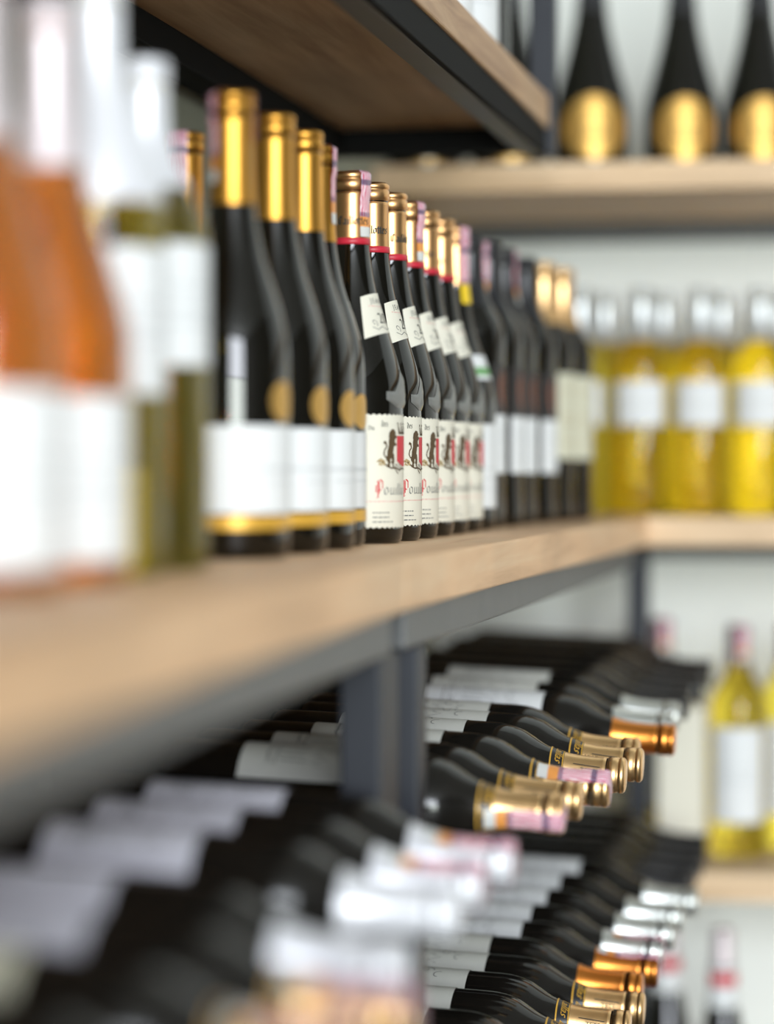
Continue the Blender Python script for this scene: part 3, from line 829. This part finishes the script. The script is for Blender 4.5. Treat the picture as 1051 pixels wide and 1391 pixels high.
def rack_bottle(label, tier, y, xe, cap, lab, z_end=.165, seal_at=None, group=None, dusty=True, spin=0.0, drop=0.0, yaw=0.0):
    kind = 'bordeaux'; H = HEIGHT[kind]
    ax = Vector((math.cos(TILT), 0, -math.sin(TILT)))
    base = Vector((xe, y, axis_z(tier, xe))) - ax * H
    b = empty('wine_bottle', base, label, 'bottle', group)
    rot = Matrix.Rotation(R(90) + TILT, 4, 'Y') @ Matrix.Rotation(PI + spin, 4, 'Z')
    b.rotation_euler = rot.to_euler()
    glass(b, kind, 'dusty_glass' if dusty else 'dark_glass')
    if cap == 'pale_gold':
        c = capsule(b, kind, 'pale_gold', .050)
        printed(c, 'gw', kind, 'ink', gold_words, 'lettering', off=.0013)
        n = [(H - .062 + .012 * i / 3, radius(kind, H - .062 + .012 * i / 3) + .0005) for i in range(4)]
        k = link('neck_band', shared(('nb', kind), lambda: lathe('neck_band', n), M['black_foil']), None, b)
        printed(k, 'gs', kind, 'gold_ink', gold_script, 'lettering', off=.0010)
    else:
        capsule(b, kind, cap, .066 if cap == 'white_foil' else .058)
    if lab:
        f = paper(b, kind, lab, .060, z_end, 1.15)
        s = {'grey_paper': 1, 'paper': 2, 'lavender_paper': 3, 'sage_paper': 4}[lab]
        printed(f, ('eng', s, z_end), kind, 'grey_ink', lambda a: engraving(a, .060, z_end, s), 'engraving')
    if seal_at is not None: seal(b, kind, seal_at, .056)
    return b

UPG, LOG = 'wine bottles lying in the upper rack', 'wine bottles lying in the lower rack'
upper = [   # y, x of the cap end, capsule, label, seal angle, description
    (1.018, -0.235, 'pale_gold', 'sage_paper', None, 'wine bottle in the upper rack at bottom left, mostly below the picture'),
    (1.125, -0.225, 'pale_gold', 'sage_paper', 0.5, 'tan gold capped bottle in the upper rack, large blur at the bottom edge'),
    (1.222, -0.222, 'pale_gold', 'lavender_paper', 0.3, 'tan capped bottle in the upper rack just under the nearest white capped one'),
    (1.338, -0.245, 'white_foil', 'lavender_paper', None, 'white capped bottle in the upper rack, nearest of the white caps'),
    (1.510, -0.246, 'white_foil', 'lavender_paper', None, 'white capped bottle in the upper rack, second white cap, no pink on it'),
    (1.612, -0.248, 'white_foil', 'lavender_paper', 0.5, 'white capped bottle in the upper rack with faint pink seal, nearer of two'),
    (1.715, -0.244, 'white_foil', 'lavender_paper', 0.6, 'white capped bottle with pink seal in the upper rack, next to the post'),
    (1.970, -0.243, 'pale_gold', 'grey_paper', 1.9, 'gold capped bottle in the upper rack, first beyond the post'),
    (2.052, -0.240, 'pale_gold', 'grey_paper', None, 'gold capped bottle in the upper rack, second beyond the post'),
    (2.140, -0.228, 'pale_gold', 'grey_paper', 0.75, 'gold capped bottle with pink and white seal along its cap, upper rack'),
    (2.236, -0.225, 'pale_gold', 'grey_paper', None, 'gold capped bottle with script neck band, upper rack, nearest of three'),
    (2.320, -0.219, 'pale_gold', 'grey_paper', None, 'gold capped bottle with script neck band, upper rack, middle of three'),
    (2.404, -0.230, 'pale_gold', 'grey_paper', None, 'gold capped bottle with script neck band, upper rack, farthest of three'),
    (2.545, -0.210, 'copper', 'paper', None, 'copper capped bottle in the upper rack, the only copper cap there'),
    (2.660, -0.221, 'silver', 'grey_paper', None, 'silver capped bottle in the upper rack just behind the copper cap'),
    (2.790, -0.226, 'silver', 'grey_paper', None, 'silver capped bottle in the upper rack, brightest and higher of two silver caps'),
    (2.905, -0.226, 'black_foil', None, None, 'black capped bottle in the upper rack, first behind the silver caps'),
    (3.020, -0.231, 'black_foil', None, None, 'black capped bottle in the upper rack, second behind the silver caps'),
    (3.130, -0.227, 'black_foil', None, None, 'black capped bottle in the upper rack, third behind the silver caps'),
    (3.240, -0.236, 'black_foil', None, None, 'black capped bottle in the upper rack, fourth behind the silver caps'),
    (3.328, -0.231, 'black_foil', None, None, 'black capped bottle in the upper rack, last but one at the far end'),
    (3.414, -0.236, 'black_foil', None, None, 'black capped bottle in the upper rack, farthest at the back wall end'),
]
for y, xe, cap, lab, sl, text in upper:
    ze = {'grey_paper': .165, 'paper': .175, 'lavender_paper': .150, 'sage_paper': .152, None: .1}[lab]
    rack_bottle(text, 0, y, xe, cap, lab, ze, sl, UPG, spin=random.uniform(-.25, .25))
lower = [
    (2.120, -0.232, 'pale_gold', 'grey_paper', None, 'gold capped bottle in the lower rack, out below the bottom edge'),
    (2.205, -0.225, 'pale_gold', 'grey_paper', None, 'gold capped bottle in the lower rack, cut by the bottom edge'),
    (2.285, -0.226, 'pale_gold', 'grey_paper', None, 'gold capped bottle in the lower rack just below the lettered one'),
    (2.368, -0.222, 'pale_gold', 'grey_paper', None, 'gold capped bottle in the lower rack with lettering in focus below the copper caps'),
    (2.459, -0.232, 'copper', 'grey_paper', None, 'copper capped bottle in the lower rack without any seal'),
    (2.552, -0.226, 'copper', 'paper', 0.0, 'copper capped bottle in the lower rack with a pink seal on it'),
    (2.650, -0.230, 'silver', 'paper', 0.2, 'silver capped bottle in the lower rack with a pink seal on it'),
    (2.753, -0.228, 'silver', 'paper', None, 'silver capped bottle in the lower rack, nearest of three plain silver caps'),
    (2.862, -0.228, 'silver', 'paper', None, 'silver capped bottle in the lower rack, middle of three plain silver caps'),
    (2.970, -0.220, 'silver', 'paper', None, 'silver capped bottle in the lower rack, farthest of three plain silver caps'),
    (3.075, -0.237, 'black_foil', None, None, 'black capped bottle in the lower rack, first behind the silver caps'),
    (3.163, -0.236, 'black_foil', None, None, 'black capped bottle in the lower rack, second behind the silver caps'),
    (3.248, -0.235, 'black_foil', None, None, 'black capped bottle in the lower rack, third behind the silver caps'),
    (3.332, -0.237, 'black_foil', None, None, 'black capped bottle in the lower rack, last but one at the far end'),
    (3.415, -0.243, 'black_foil', None, None, 'black capped bottle in the lower rack, farthest at the back wall end'),
]
for y, xe, cap, lab, sl, text in lower:
    ze = {'grey_paper': .160, 'paper': .170, None: .1}[lab]
    rack_bottle(text, 1, y, xe, cap, lab, ze, sl, LOG, spin=random.uniform(-.25, .25))
